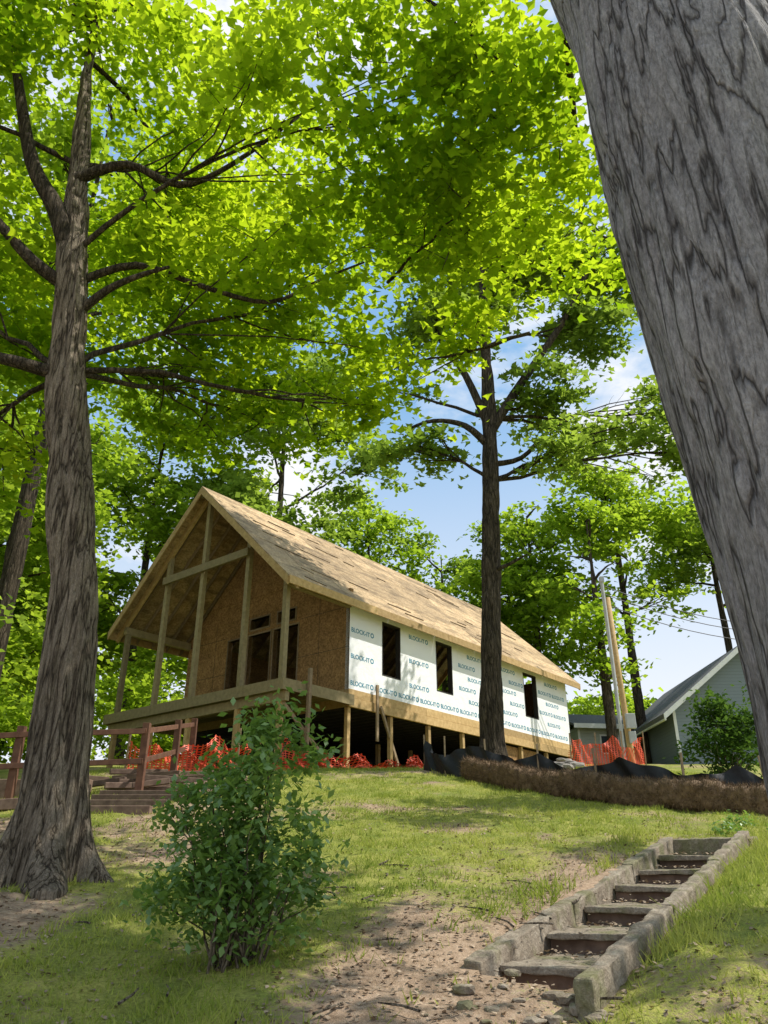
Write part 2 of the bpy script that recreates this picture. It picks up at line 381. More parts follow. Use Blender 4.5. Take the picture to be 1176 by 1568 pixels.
# ---- left maple
R1=np.random.default_rng(31); r1=random.Random(4)
t1=[(-3.15,8.0,1.35),(-3.2,8.0,2.4),(-3.38,8.0,4.4),(-3.62,8.0,5.6),(-3.95,8.0,7.3),(-4.2,8.0,9.2),(-4.45,8.1,11.0),(-4.75,8.2,13.5),(-4.9,8.4,16.5)]
left=trunkmesh('maple_tree',t1,[.36,.30,.275,.265,.25,.21,.15,.11,.05],M_bark1,180,700,.045,7,flare=(1.5,.36,.46,6),zs=.10)
ell1=[((-1.5,9.6,9.6),(2.3,2.2,1.25)),((-3.2,8.8,11.6),(2.7,2.6,1.5)),((-6.8,9.2,9.2),(2.2,2.6,1.7)),((-.6,7.6,11.2),(2.4,2.2,1.3),.85),
      ((-4.4,7.2,14.2),(3.0,2.6,1.6),.8),((-.9,10.2,8.1),(1.5,1.3,.65)),((-7.2,7.5,12.2),(2.4,2.6,1.8)),((-3.4,10.4,8.9),(1.5,1.4,.7)),((-5.6,9.0,6.6),(1.0,1.2,.6)),((-2.6,12.5,14.0),(3.2,2.2,1.8),.7),((-6.6,12.5,13),(2.6,2.2,2.2),.7),((-2.2,11.8,8.9),(1.6,1.4,.7))]
CL1=clusters(ell1,2.8,R1,-.10,.62,6)
mb=MB(); limbs(mb,t1[4:],ell1,CL1,13,.045,r1,.014)
limb(mb,[(-4.15,8,9.0),(-4.5,7.9,9.9),(-4.95,7.8,10.7),(-5.4,7.7,12.2),(-5.9,7.6,14)],[.16,.13,.10,.07,.04],12)
limb(mb,[(-4.1,8,8.6),(-4.6,7.8,8.9),(-5.3,7.6,9.6),(-6.2,7.6,10.1)],[.10,.08,.06,.03])
limb(mb,[(-3.9,8,7.2),(-4.5,7.8,7.3),(-5.4,7.7,7.5),(-6.3,7.6,8.0)],[.10,.08,.06,.03])
limb(mb,[(-4.05,8,8.1),(-3.6,7.9,8.5),(-3.2,7.9,8.75),(-2.8,7.8,8.8)],[.07,.05,.035,.02])
limb(mb,[(-4.1,8,8.7),(-3.4,8.2,9.2),(-2.5,8.4,9.0),(-1.6,8.6,8.9),(-.9,8.8,9.5),(-.3,9,10)],[.06,.05,.04,.03,.02,.015])
limb(mb,[(-4.4,8,10.6),(-3.7,8,10.9),(-2.9,8,10.5),(-2.2,8,10.9),(-1.2,8,12)],[.09,.06,.05,.035,.02])
mb.obj('limbs',M_barkD,left,True)
leaves('crown',fill(CL1,62,.52,.14,R1),.15,M_leafN,left,'maple',.5,R1)

# ---- middle tree by the house
R2=np.random.default_rng(41); r2=random.Random(5)
t2=[(2.52,19.0,3.6),(2.6,19,5.5),(2.78,19,8.5),(2.95,19,11.5),(3.02,19,13.5),(3.05,19,16),(3.1,19,19.5),(3.2,19.3,24)]
mid=trunkmesh('oak_tree',t2,[.35,.285,.265,.25,.23,.16,.11,.04],M_barkD,90,380,.035,5,flare=(3.8,.35,.22,5))
ell2=[((5.0,19.5,14.6),(1.9,1.6,.9)),((1.0,19,12.6),(1.3,1.4,.8),.7),((6.3,20,17.4),(1.5,1.6,1.0)),((2.6,20,18.2),(1.8,1.8,1.2)),((7.8,19.5,14.0),(1.7,1.5,.9)),
      ((.0,20,15.3),(1.3,1.4,.9),.6),((4.4,20,20.5),(2.4,2.2,1.4)),((4.8,18.6,12.2),(1.2,1.0,.6)),((1.6,18.2,16.6),(1.3,1.2,.8)),((7.8,20,20),(1.8,1.8,1.2)),((8.2,19,12.4),(1.1,1.2,.7)),((.9,19.6,21.5),(2.0,2,1.2)),((6.6,19,12.9),(1.1,1.2,.5)),((7.6,23.0,15.2),(1.3,1.1,.5),1.2)]
CL2=clusters(ell2,3.4,R2,-.28,.6,9)
mb=MB(); limbs(mb,t2[3:7],ell2,CL2,12,.06,r2,.02)
limb(mb,[(3.0,19,13),(3.7,19,14.2),(4.6,19,15.6),(5.6,19,17.2),(6.6,19.2,19.4),(7.4,19.5,21.5)],[.16,.14,.12,.10,.07,.03])
limb(mb,[(2.95,19,12.6),(2.3,18.9,13.2),(1.4,18.8,13.3),(.6,18.8,13.0)],[.12,.09,.06,.03])
limb(mb,[(2.95,19,12.0),(3.8,18.8,12.1),(4.6,18.7,12.9),(5.4,18.7,13.4)],[.10,.07,.05,.03])
limb(mb,[(2.8,18.9,8.8),(3.2,18.7,8.9),(3.7,18.6,9.15)],[.08,.05,.02])
limb(mb,[(3.0,19,13.2),(2.4,19,15),(1.7,19,16.3),(1.2,19,18)],[.13,.10,.08,.03])
mb.obj('limbs',M_barkD,mid,True)
leaves('crown',fill(CL2,60,.55,.18,R2),.21,M_leaf2,mid,'maple',.6,R2)

# ---- background trees
def bgtree(name,x,y,top,rad,base,nl,seed,mat=M_leafB,size=.27,dens=.75,per=60,gate=-.25,kind='quad',lean=0):
    R=np.random.default_rng(seed); r=random.Random(seed); z0=tz(x,y)-.3
    tr=[(x,y,z0),(x+lean*.3,y,z0+(top-z0)*.3),(x+lean*.6,y,z0+(top-z0)*.6),(x+lean,y,top-1)]
    tr2=[tuple(Vector(tr[i]).lerp(Vector(tr[i+1]),k/4)) for i in range(3) for k in range(4)]+[tr[-1]]
    tw=.24 if rad>2.5 else .18
    o=trunkmesh(name,tr,[tw*1.15,tw,tw*.65,.05],M_barkD,24,60,.03,5)
    ell=[]
    for i in range(nl):
        h=(i+.5)/nl; zz=base+(top-base)*h; rr=rad*(1-abs(h-.42)**1.6*1.2); a=i*2.4+r.uniform(-.5,.5)
        d=rr*r.uniform(.35,.75); q=rr*r.uniform(.45,.68)
        ell.append(((x+lean*h+d*math.cos(a),y+d*math.sin(a),zz),(q,q,q*r.uniform(.5,.7))))
    CL=clusters(ell,dens,R,gate,.35,seed,.4)
    mb=MB(); limbs(mb,tr2[2:],ell,CL,4,.08,r,.03); mb.obj('limbs',M_barkD,o,True)
    leaves('crown',fill(CL,per,.85,.30,R),size,mat,o,kind,.65,R,.3); return o
BG=[(-5.5,37,31,5.6,14,14),(-15.5,30,25,4.6,9,13),(-12.5,38,27,5.5,11,13),(-21,31,24,6,8,12),(-13.8,21.5,17,3.4,6.5,10),(-16,18,20,4.2,6,11),(-10.8,14.5,12,2.4,4.2,9),(-22,42,30,7,12,11),
    (-1.0,47,25,4.6,13,10),(3.8,48,22,4.5,11,10),(8.5,42,22,4.5,12,11),(13.0,40,24,4.6,14.5,10),(19.5,43,24,4.6,16.5,9),(23,38,23,5,12,9),(10.3,36,19,2.8,10,9),(-12,12.5,14,3.0,6,8),(-9.2,18,25,3.8,14.5,11)]
for i,(x,y,top,rad,base,nl) in enumerate(BG):
    far=y>25
    bgtree('deciduous_tree',x,y,top,rad,base,nl,100+i,M_leafB if i%3 else M_leaf2,.32 if far else .24,.9 if far else 1.3,56,-.22)
Rm=np.random.default_rng(77)
em=[]
for x in np.arange(-70,75,5.5):
    yy=66+Rm.uniform(-5,8); b=tz(x,yy); hh=Rm.uniform(7,11) if x>5 else Rm.uniform(12,17)
    if 12<x<36: hh=Rm.uniform(4,6)
    for k in range(3): em.append(((x+Rm.uniform(-2,2),yy,b+1.5+hh*k/3),(4.0,3,hh/4.2)))
leaves('distant_trees',fill(clusters(em,.22,Rm,-.6,.2,4,.4),45,1.4,.7,Rm),.62,M_leafB,None,'quad',.7,Rm,.15)
eu=[((-13,27,7),(2.5,2,1.6)),((-15,24,6.5),(3,2,1.8)),((-10.5,33,8),(2.5,2,1.8)),((-16,20,6.0),(2.5,2,1.8)),((-5,40,9),(4,2,2)),((-12,17,5.0),(1.6,1.3,1.1)),((9,46,9.5),(3,2,2.2)),((13.5,47,9.5),(3.0,2,2.0)),((5,44,9),(3,2,2)),((20,48,9.6),(3,2,2))]
leaves('understory_shrubs',fill(clusters(eu,1.3,Rm,-.4,.4,4,.4),50,.7,.4,Rm),.24,M_leafB,None,'quad',.7,Rm)

# ---- shrubs
def shrub(name,x,y,ell,dens,per,size,mat,seed,stems=16,cr=.13,gate=-.35):
    R=np.random.default_rng(seed); r=random.Random(seed); z0=tz(x,y)
    CL=clusters(ell,dens,R,gate,2.8,seed,.5); mb=MB()
    P=np.concatenate(CL)
    for i in range(stems*3):
        q=P[r.randrange(len(P))]; s=(x+r.uniform(-.16,.16),y+r.uniform(-.16,.16),z0-.05)
        mb.tube(curve(s,q,6,.12,r),[.010,.009,.008,.006,.005,.004,.002],5)
    o=mb.obj(name,M_bark1,None,True)
    leaves('foliage',fill(CL,per,cr,cr*.9,R,0),size,mat,o,'oval',.75,R,2.5)
sh=[((-1.0,5.5,1.52),(.60,.48,.34)),((-.92,5.5,1.92),(.54,.44,.36)),((-.84,5.5,2.26),(.38,.34,.28)),((-.78,5.5,2.52),(.24,.2,.22)),((-.98,5.5,2.62),(.08,.07,.24)),((-1.34,5.5,1.9),(.16,.16,.27)),((-.72,5.45,2.74),(.06,.06,.16)),((-.50,5.5,2.3),(.11,.12,.28)),((-.92,5.5,2.84),(.04,.04,.12)),((-.46,5.4,1.6),(.22,.2,.28)),((-1.14,5.5,2.38),(.08,.08,.25)),((-.60,5.5,2.6),(.05,.05,.18))]
shrub('honeysuckle_bush',-.9,5.5,sh,400,17,.068,M_leafS,51,16,.11,-.27)
zr=tz(7.0,16.4)
shrub('evergreen_shrub',7.0,16.4,[((7.0,16.4,zr+.75),(.85,.7,.75)),((6.9,16.4,zr+1.5),(.55,.5,.5)),((7.5,16.4,zr+1.2),(.6,.5,.8))],60,24,.12,M_leafD,52,12,.22)
wy=[(5.0,10.4),(5.6,10.9),(4.7,11.0),(4.2,10.3),(6.1,10.6)]
ew=[((x,y,tz(x,y)+.07),(.22,.22,.10)) for x,y in wy]
leaves('weeds',fill(clusters(ew,900,Rm,-1,1,3,.5),10,.07,.05,Rm,0),.06,M_leafS,None,'oval',.5,Rm)

# ---- litter
N=24000; lx=rng.uniform(-5.5,4,N); ly=3.6+rng.random(N)**1.4*10
k=rng.random(N)<(1.15-grassmask(lx,ly)); s_=(lx-SO[0])*SD[0]+(ly-SO[1])*SD[1]; r_=(lx-SO[0])*SR[0]+(ly-SO[1])*SR[1]
k&=~((np.abs(r_)<.5)&(s_>-.1)&(s_<5.3)); lx=lx[k];ly=ly[k]
C=[np.stack([lx,ly,terrain(lx,ly)+.010],1)]
for i in range(6):
    m=70; s0=.2+i*.84; ss=s0+.25+rng.random(m)*.55; rr=rng.uniform(-.33,.33,m)
    C.append(np.stack([SO[0]+SD[0]*ss+SR[0]*rr,SO[1]+SD[1]*ss+SR[1]*rr,np.full(m,1.074+.169*(.15+i*.84+.42)-.045)+rng.uniform(0,.02,m)],1))
leaves('leaf_litter',np.concatenate(C),.034,M_litter,None,'quad',.3,rng)
def rocks(name,specs,mat,seed=1):
    r=random.Random(seed); V=[];F=[]
    import bmesh
    for (x,y,z,s) in specs:
        bm=bmesh.new(); bmesh.ops.create_icosphere(bm,subdivisions=2,radius=1); b=len(V)
        P=np.array([v.co[:] for v in bm.verts]); P=P*(1+.35*vn(P+r.uniform(0,50),1.3,4))[:,None]; P=np.clip(P,-.75,.8)
        sc=np.array([s*r.uniform(.8,1.3),s*r.uniform(.7,1.1),s*r.uniform(.3,.5)]); a=r.uniform(0,6.28)
        P=P*sc; P=np.stack([P[:,0]*math.cos(a)-P[:,1]*math.sin(a),P[:,0]*math.sin(a)+P[:,1]*math.cos(a),P[:,2]],1)+np.array([x,y,z])
        V+=P.tolist(); F+=[[b+v.index for v in f.verts] for f in bm.faces]; bm.free()
    me=bpy.data.meshes.new(name); me.from_pydata(V,[],F); me.materials.append(mat); link(bpy.data.objects.new(name,me))
r=random.Random(9); sp_=[]
for i in range(20):
    x=r.uniform(.35,1.2);y=r.uniform(4.7,5.5); sp_.append((x,y,tz(x,y)-.01,r.uniform(.03,.09)))
for i in range(300):
    x=r.uniform(-2,2.2);y=r.uniform(4,8.5); sp_.append((x,y,tz(x,y)-.003,r.uniform(.006,.02)))
rocks('loose_stones',sp_,M_conc)
sp_=[(4.2+r.uniform(-.8,.8),20.6+r.uniform(-.4,.4),tz(4.2,20.6)+r.uniform(0,.25),r.uniform(.1,.28)) for i in range(26)]
rocks('rubble_pile',sp_,M_rock,4)
mb=MB()
for i in range(30):
    x=r.uniform(-2.5,1.5);y=r.uniform(4.4,9);a=r.uniform(0,3.1);l=r.uniform(.1,.35)
    p=[(x,y,tz(x,y)+.03),(x+l*.5*math.cos(a)+.02,y+l*.5*math.sin(a),tz(x+l*.5*math.cos(a),y+l*.5*math.sin(a))+.035),(x+l*math.cos(a),y+l*math.sin(a),tz(x+l*math.cos(a),y+l*math.sin(a))+.03)]
    mb.tube(p,[.008,.007,.004],5)
mb.obj('fallen_sticks',M_bark1)

# ---------------------------------------------------------------- garden steps
ST=empty('concrete_steps')
def S(s,r_,z): return (SO[0]+SD[0]*s+SR[0]*r_, SO[1]+SD[1]*s+SR[1]*r_, z)
zg=lambda s:1.074+.169*s
def noisy(o,amp,sc=6,cuts=0):
    if cuts:
        m=o.modifiers.new('s','SUBSURF'); m.subdivision_type='SIMPLE'; m.levels=cuts; m.render_levels=cuts
    tx=bpy.data.textures.new('c','CLOUDS'); tx.noise_scale=1/sc; tx.noise_depth=3
    m=o.modifiers.new('d','DISPLACE'); m.texture=tx; m.strength=amp; m.mid_level=.5; m.texture_coords='GLOBAL'
mb=MB()
for i in range(6):
    s0=.15+i*.84; s1=s0+.90; zt=zg(s0+.42)-.07
    mb.hexa([S(s0+.06,-.35,zt-.35),S(s0+.06,.35,zt-.35),S(s1,.35,zt-.35),S(s1,-.35,zt-.35),S(s0+.06,-.35,zt-.045),S(s0+.06,.35,zt-.045),S(s1,.35,zt-.045),S(s1,-.35,zt-.045)])
o=mb.obj('risers',M_timber,ST); noisy(o,.02,8,4)
mb=MB()
for i in range(6):
    s0=.15+i*.84; s1=s0+.86; zt=zg(s0+.42)-.07; q=r.uniform(-.03,.03); q2=r.uniform(-.015,.015)
    mb.hexa([S(s0+q,-.348,zt-.044),S(s0-q,.348,zt-.044),S(s1,.348,zt-.044),S(s1,-.348,zt-.044),S(s0+q,-.348,zt+q2),S(s0-q,.348,zt-q2),S(s1,.348,zt+.01),S(s1,-.348,zt+.01)])
o=mb.obj('treads',M_conc,ST,bevel=.008); noisy(o,.035,6,5)
def curb(mb,s0,s1,ra,rb,up,dn=.35,n=5,jj=.012):
    for i in range(n):
        a=s0+(s1-s0)*i/n+.006; b=s0+(s1-s0)*(i+1)/n-.006; j=r.uniform(-jj,jj); j2=j+r.uniform(-jj,jj); k=r.uniform(-jj,jj)
        mb.hexa([S(a,ra+k,zg(a)-dn),S(a,rb+k,zg(a)-dn),S(b,rb,zg(b)-dn),S(b,ra,zg(b)-dn),S(a,ra+k,zg(a)+up+j),S(a,rb+k,zg(a)+up+j),S(b,rb,zg(b)+up+j2),S(b,ra,zg(b)+up+j2)])
mb=MB(); curb(mb,-.1,5.2,-.48,-.36,.07,n=3); curb(mb,-.45,5.3,.36,.47,.11,n=3)
curb(mb,.9,4.4,-.74,-.49,.03,n=4,jj=.03); curb(mb,-.35,.8,-.80,-.50,.02,n=3,jj=.03)
o=mb.obj('side_curbs',M_conc,ST,bevel=.015); noisy(o,.05,5,5)
mb=MB(); mb.hexa([S(5.15,-.5,zg(5.2)-.3),S(5.15,.5,zg(5.2)-.3),S(5.6,.5,zg(5.5)-.3),S(5.6,-.5,zg(5.5)-.3),S(5.15,-.5,zg(5.2)+.05),S(5.15,.5,zg(5.2)+.05),S(5.6,.5,zg(5.5)+.03),S(5.6,-.5,zg(5.5)+.03)])
o=mb.obj('top_landing',M_conc,ST,bevel=.01); noisy(o,.03,6,4)

# ---------------------------------------------------------------- straw bale barrier + silt fence
path=[(1.75,16.9),(2.6,15.3),(3.4,14.2),(4.55,12.9),(5.6,12.2),(7.5,11.4)]
def along(path,step):
    o=[]
    for (a,b) in zip(path[:-1],path[1:]):
        L=math.dist(a,b); n=max(1,int(L/step))
        for k in range(n): t=k/n; o.append((a[0]+(b[0]-a[0])*t,a[1]+(b[1]-a[1])*t))
    o.append(path[-1]); return o
pp=along(path,.03); V=[];Fq=[];ns=36
arc=0; BH=.22
for i,(x,y) in enumerate(pp):
    a=pp[max(i-1,0)];b=pp[min(i+1,len(pp)-1)]; dx,dy=b[0]-a[0],b[1]-a[1]; l=math.hypot(dx,dy); nx_,ny_=dy/l,-dx/l
    arc+=l/2; u=(arc%.95)/.95; sq=min(1,(min(u,1-u)/.07)**.5)*.28+.72; bi=int(arc/.95); dz=.03*math.sin(bi*2.7)
    z=tz(x,y)+.18+dz
    for k in range(ns):
        t=2*math.pi*k/ns; c,s=math.cos(t),math.sin(t); rr=1/((abs(c)**4+abs(s)**4)**.25)
        V.append((x+nx_*c*rr*.20*sq,y+ny_*c*rr*.20*sq,z+s*rr*BH*sq))
V=np.array(V); cen=np.repeat(np.array([(x,y,tz(x,y)+.18) for x,y in pp]),ns,0)
d=V-cen; V=cen+d*(1+.20*fbm(V,7,3,3)+.12*vn(V,34,6))[:,None]
for i in range(len(pp)-1):
    for k in range(ns): k2=(k+1)%ns; Fq.append((i*ns+k,i*ns+k2,(i+1)*ns+k2,(i+1)*ns+k))
bale=fastmesh('straw_bales',V,np.array(Fq),4,M_straw,None,False)
idx=rng.integers(0,len(V),34000); P=V[idx]; nrm=d[idx]/np.linalg.norm(d[idx],axis=1)[:,None]
dd=rng.normal(size=(len(P),3))*np.array([.6,.6,1.1])+nrm*.7; dd/=np.linalg.norm(dd,axis=1)[:,None]; L_=rng.uniform(.05,.14,len(P))[:,None]; w_=np.cross(dd,nrm); w_/=np.linalg.norm(w_,axis=1)[:,None]
VV=np.stack([P-dd*L_*.3-w_*.005,P-dd*L_*.3+w_*.005,P+dd*L_*.7+nrm*.01],1).reshape(-1,3)
fastmesh('strands',VV,np.arange(len(VV)),3,M_straw,bale)
def sheet(name,path,h0,h1,mat,parent=None,wave=.06,step=.08,rows=8,seed=1,top=None,sag=.0,post=2.0):
    pp=along(path,step); V=[];uv=[];arc=0
    for i,(x,y) in enumerate(pp):
        if i: arc+=math.dist(pp[i],pp[i-1])
        ph=(arc%post)/post; sg=sag*4*ph*(1-ph)*(1+.5*math.sin(arc*1.7+seed)); a=pp[max(i-1,0)];b=pp[min(i+1,len(pp)-1)]; dx,dy=b[0]-a[0],b[1]-a[1]; l=math.hypot(dx,dy) or 1
        for k in range(rows):
            t=k/(rows-1); w=wave*(math.sin(arc*5+t*3+seed)+.7*math.sin(arc*13+t*7+seed*2))*(.4+t)
            V.append((x+dy/l*w,y-dx/l*w,tz(x,y)+h0+(h1-sg-h0)*t+wave*.5*math.sin(arc*9+seed)*t)); uv.append((arc,t*(h1-h0)))
    F=[]
    for i in range(len(pp)-1):
        for k in range(rows-1): F.append((i*rows+k,(i+1)*rows+k,(i+1)*rows+k+1,i*rows+k+1))
    o=fastmesh(name,np.array(V),np.array(F),4,mat,parent,True)
    ul=o.data.uv_layers.new(name='UVMap'); vi=np.empty(len(o.data.loops),np.int32); o.data.loops.foreach_get('vertex_index',vi)
    ul.data.foreach_set('uv',np.array(uv,np.float32)[vi].ravel()); return o
sf=empty('silt_fence')
spath=[(.95,18.9),(1.35,17.9),(2.15,17.0),(3.0,15.8),(3.85,14.7),(4.95,13.5),(6.0,12.8),(7.9,12.1)]
sheet('fabric',spath,-.05,.66,M_black,sf,.05,.06,10,1,sag=.2,post=1.9)
mb=MB()
for i,(x,y) in enumerate(along(spath,1.5)): mb.beam((x,y,tz(x,y)-.1),(x+.05*math.sin(i*3),y+.03,tz(x,y)+.82),.035,.035)
mb.obj('stakes',M_lumd,sf)
def net(path,h,wave,seed,sag,st=True):
    e=empty('orange_safety_fence'); sheet('netting',path,0,h,M_net,e,wave,.06,12,seed,sag=sag,post=1.8)
    if st:
        mb=MB()
        for (x,y) in along(path,1.8): mb.beam((x,y,tz(x,y)-.1),(x+.03,y,tz(x,y)+h+.15),.035,.035)
        mb.obj('stakes',M_lumd,e)
net([(-2.4,19.4),(-1.4,20.1),(-.4,20.5),(.6,20.8),(1.9,20.9)],.38,.16,2,.24,False)
net([(-2.1,19.7),(-1.2,19.9),(-.2,20.2),(1.0,20.4)],.26,.2,6,.2,False)
net([(-2.6,19.2),(-2.0,19.6),(-1.4,19.9)],.8,.12,5,.35,False)
net([(-5.4,16.9),(-4.5,17.2),(-3.2,17.6)],.85,.16,3,.5)
net([(-5.0,17.5),(-4.2,17.7),(-3.0,18.2)],.65,.24,8,.3,False)
net([(5.9,25.5),(6.9,26.2),(7.7,26.0),(8.8,27.2)],.95,.08,4,.3)

# ---------------------------------------------------------------- house
H=empty('timber_frame_house',(-1.0,22.0,0),math.radians(50.5))
def hw(lx,ly):
    c,s=math.cos(math.radians(50.5)),math.sin(math.radians(50.5)); return (-1+c*lx-s*ly,22+s*lx+c*ly)
def gz_(lx,ly): return tz(*hw(lx,ly))
FL=6.44; EZ=9.05; SL=.948; RX0=-2.97; RX1=13.95; WL=13.45; WW=7.6
def rz(y):
    yy=y if y<=3.8 else 7.6-y
    return EZ+(yy+.42)*SL-.16
def wall(mb,axis,c0,c1,u0,u1,z0,z1,ops):
    us=sorted({u0,u1}|{o[0] for o in ops}|{o[1] for o in ops})
    for a,b in zip(us[:-1],us[1:]):
        os=[o for o in ops if o[0]<=a+1e-6 and o[1]>=b-1e-6]; segs=[(z0,z1)]
        for o in os:
            ns_=[]
            for s0,s1 in segs:
                if o[2]>s0: ns_.append((s0,min(o[2],s1)))
                if o[3]<s1: ns_.append((max(o[3],s0),s1))
            segs=ns_
        for s0,s1 in segs:
            if axis=='x': mb.box((a,c0,s0),(b,c1,s1))
            else: mb.box((c0,a,s0),(c1,b,s1))
WOPS=[(1.48,2.38,7.08,8.75),(4.27,5.2,7.08,8.75),(7.3,8.2,7.08,8.75),(9.95,10.95,7.08,8.75)]
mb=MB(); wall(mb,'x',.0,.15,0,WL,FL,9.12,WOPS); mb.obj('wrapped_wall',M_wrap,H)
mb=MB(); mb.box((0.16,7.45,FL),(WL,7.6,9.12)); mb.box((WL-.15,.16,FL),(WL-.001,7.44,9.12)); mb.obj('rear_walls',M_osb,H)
GO=[(2.15,3.25,6.95,8.75),(3.4,4.45,6.5,8.75),(4.6,5.45,6.95,8.75),(2.3,3.1,8.95,9.3),(3.5,4.4,8.95,9.3)]
mb=MB(); wall(mb,'y',0.0,.14,.002,7.598,FL+.001,9.45,GO); 
zz=9.455
while zz<12.6:
    z2=min(zz+.61,12.7); y0=(zz+.16-EZ)/SL-.42; y1=(z2+.16-EZ)/SL-.42
    yb=max(y0,.002); yt=min(y1,3.79)
    mb.hexa([(0,yb+.02,zz),(0,7.6-yb-.02,zz),(.14,7.6-yb-.02,zz),(.14,yb+.02,zz),(0,yt+.02,z2-.008),(0,7.6-yt-.02,z2-.008),(.14,7.6-yt-.02,z2-.008),(.14,yt+.02,z2-.008)])
    zz=z2+.0
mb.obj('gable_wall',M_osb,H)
mb=MB()
for i in range(7):
    y=.02+1.22*i
    if 2.1<y<5.5: continue
    mb.box((-.004,y,FL+.02),(-.001,y+.012,9.4))
for z in (7.66,8.88): mb.box((-.0045,.02,z),(-.001,2.09,z+.012)); mb.box((-.0045,5.5,z),(-.001,7.58,z+.012))
mb.obj('sheet_seams',M_dark,H)
mb=MB()
for a,b,c,d in WOPS:
    e=.035
    mb.box((a-.0,-.006,c),(a+e,.17,d)); mb.box((b-e,-.006,c),(b,.17,d)); mb.box((a+e,-.006,d-e),(b-e,.17,d)); mb.box((a+e,-.006,c),(b-e,.17,c+e))
mb.obj('window_bucks',M_dark,H)
mb=MB()
for a,b,c,d in GO:
    e=.05
    mb.box((-.02,a-e,c-e),(.16,a,d+e)); mb.box((-.02,b,c-e),(.16,b+e,d+e)); mb.box((-.02,a,d),(.16,b,d+e-.002)); mb.box((-.02,a,c-e),(.16,b,c))
mb.obj('opening_framing',M_lumd,H)
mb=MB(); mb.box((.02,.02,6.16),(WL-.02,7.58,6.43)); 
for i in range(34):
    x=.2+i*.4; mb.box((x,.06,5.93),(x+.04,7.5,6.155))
mb.obj('floor_joists',M_dark,H)  # floor and joists near black: shade under the house put into their colour
mb=MB(); k=0
for x0 in np.arange(0,WL,3.66):
    x1=min(x0+3.65,WL); mb.box((x0,-.015,6.20),(x1,.04,6.437)); mb.box((x0,-.04+.012*k,5.94),(x1,.05,6.19)); k^=1
mb.box((-.02,.06,5.94),(.02,7.6,6.43)); mb.obj('rim_board',M_lum,H)
mb=MB()
for i in range(19): 
    x=-2.72+i*.143; mb.box((x,-.22,6.19),(x+.137,7.82,6.225))
mb.obj('deck_boards',M_treat,H)
mb=MB(); mb.box((-2.77,-.25,5.93),(-2.73,7.85,6.22)); mb.box((-2.725,-.25,5.93),(-.03,-.215,6.22)); mb.box((-2.725,7.82,5.93),(-.03,7.85,6.22)); mb.box((-2.6,-.18,5.68),(-2.46,7.8,5.925))
mb.box((-1.4,-.18,5.94),(-1.36,7.8,6.18)); mb.obj('deck_rim',M_treat,H)
mb=MB()
for y in (.05,1.7,3.8,5.6,7.5):
    for x in (-2.6,): mb.box((x,y-.07,gz_(x,y)-.3),(x+.13,y+.07,5.677))
for i in range(8):
    x=.1+i*1.9; mb.box((x-.06,.06,gz_(x,0)-.3),(x+.06,.18,5.935)); mb.box((x-.06,3.7,gz_(x,3.8)-.3),(x+.06,3.83,5.925)); 
mb.obj('support_posts',M_lum,H)
mb=MB(); mb.box((.3,7.3,4.0),(WL,7.45,5.92)); mb.box((WL-.3,.3,4.2),(WL-.15,7.2,5.92)); mb.obj('foundation_wall',M_dark,H)  # near-black walls added as the dark under the floor
mb=MB(); mb.box((8.6,.2,gz_(9,0)-.3),(11.0,.24,5.9)); mb.obj('foundation_panel',M_osb,H)
mb=MB(); mb.beam((1.3,-.1,6.1),(2.6,.3,gz_(2.6,.3)+.1),.05,.12); mb.beam((-1.9,-.35,6.6),(-1.9,-.3,gz_(-1.9,-.3)),.09,.09); mb.beam((1.1,-.14,6.7),(1.1,-.14,5.1),.05,.09)
mb.beam((-1.0,-.4,gz_(-1,-.4)),(-2.55,0,5.7),.04,.1); mb.obj('braces',M_lumd,H)
mb=MB()
for y in (.05,1.7,3.8,5.6,7.5):
    top=min(rz(y)-.02,12.8); 
    if y in (.05,7.5): top=8.82
    mb.box((-2.60,y-.075,6.226),(-2.46,y+.075,top))
mb.box((-2.62,-.06,8.822),(-.01,.10,9.06)); mb.box((-2.62,7.5,8.822),(-.01,7.66,9.06))
mb.beam((-2.665,1.62,10.2),(-2.665,5.68,10.2),.09,.24)
mb.box((-2.9,3.74,12.55),(-.02,3.86,12.86))
mb.obj('porch_posts',M_treat,H)
mb=MB()
def rafter(x,w,side,d=.2,ext=0):
    y0,y1=(-.42,3.8) if side==0 else (8.02,3.8); 
    n=rz(-.42) if side==0 else rz(8.02); t=EZ+4.22*SL-.16
    mb.hexa([(x,y0,n-d),(x+w,y0,n-d),(x+w,y1,t-d),(x,y1,t-d),(x,y0,n),(x+w,y0,n),(x+w,y1,t),(x,y1,t)])
x=RX0+.5
while x<RX1-.3: rafter(x,.045,0);rafter(x,.045,1); x+=.6
mb.obj('rafters',M_lumd,H)
mb=MB()
for x in (RX0,RX1-.045): rafter(x,.045,0,.24);rafter(x,.045,1,.24)
rafter(RX0+.35,.09,0,.26); rafter(RX0+.35,.09,1,.26)
k=0
for a in np.arange(RX0+.05,RX1-.05,3.66):
    b=min(a+3.655,RX1-.05); mb.box((a,-.465+.006*k,EZ-.36),(b,-.422,EZ-.135)); mb.box((a,8.022,EZ-.36),(b,8.06,EZ-.135)); k^=1
mb.obj('fascia_boards',M_lum,H)
mb=MB(); rr_=random.Random(2)
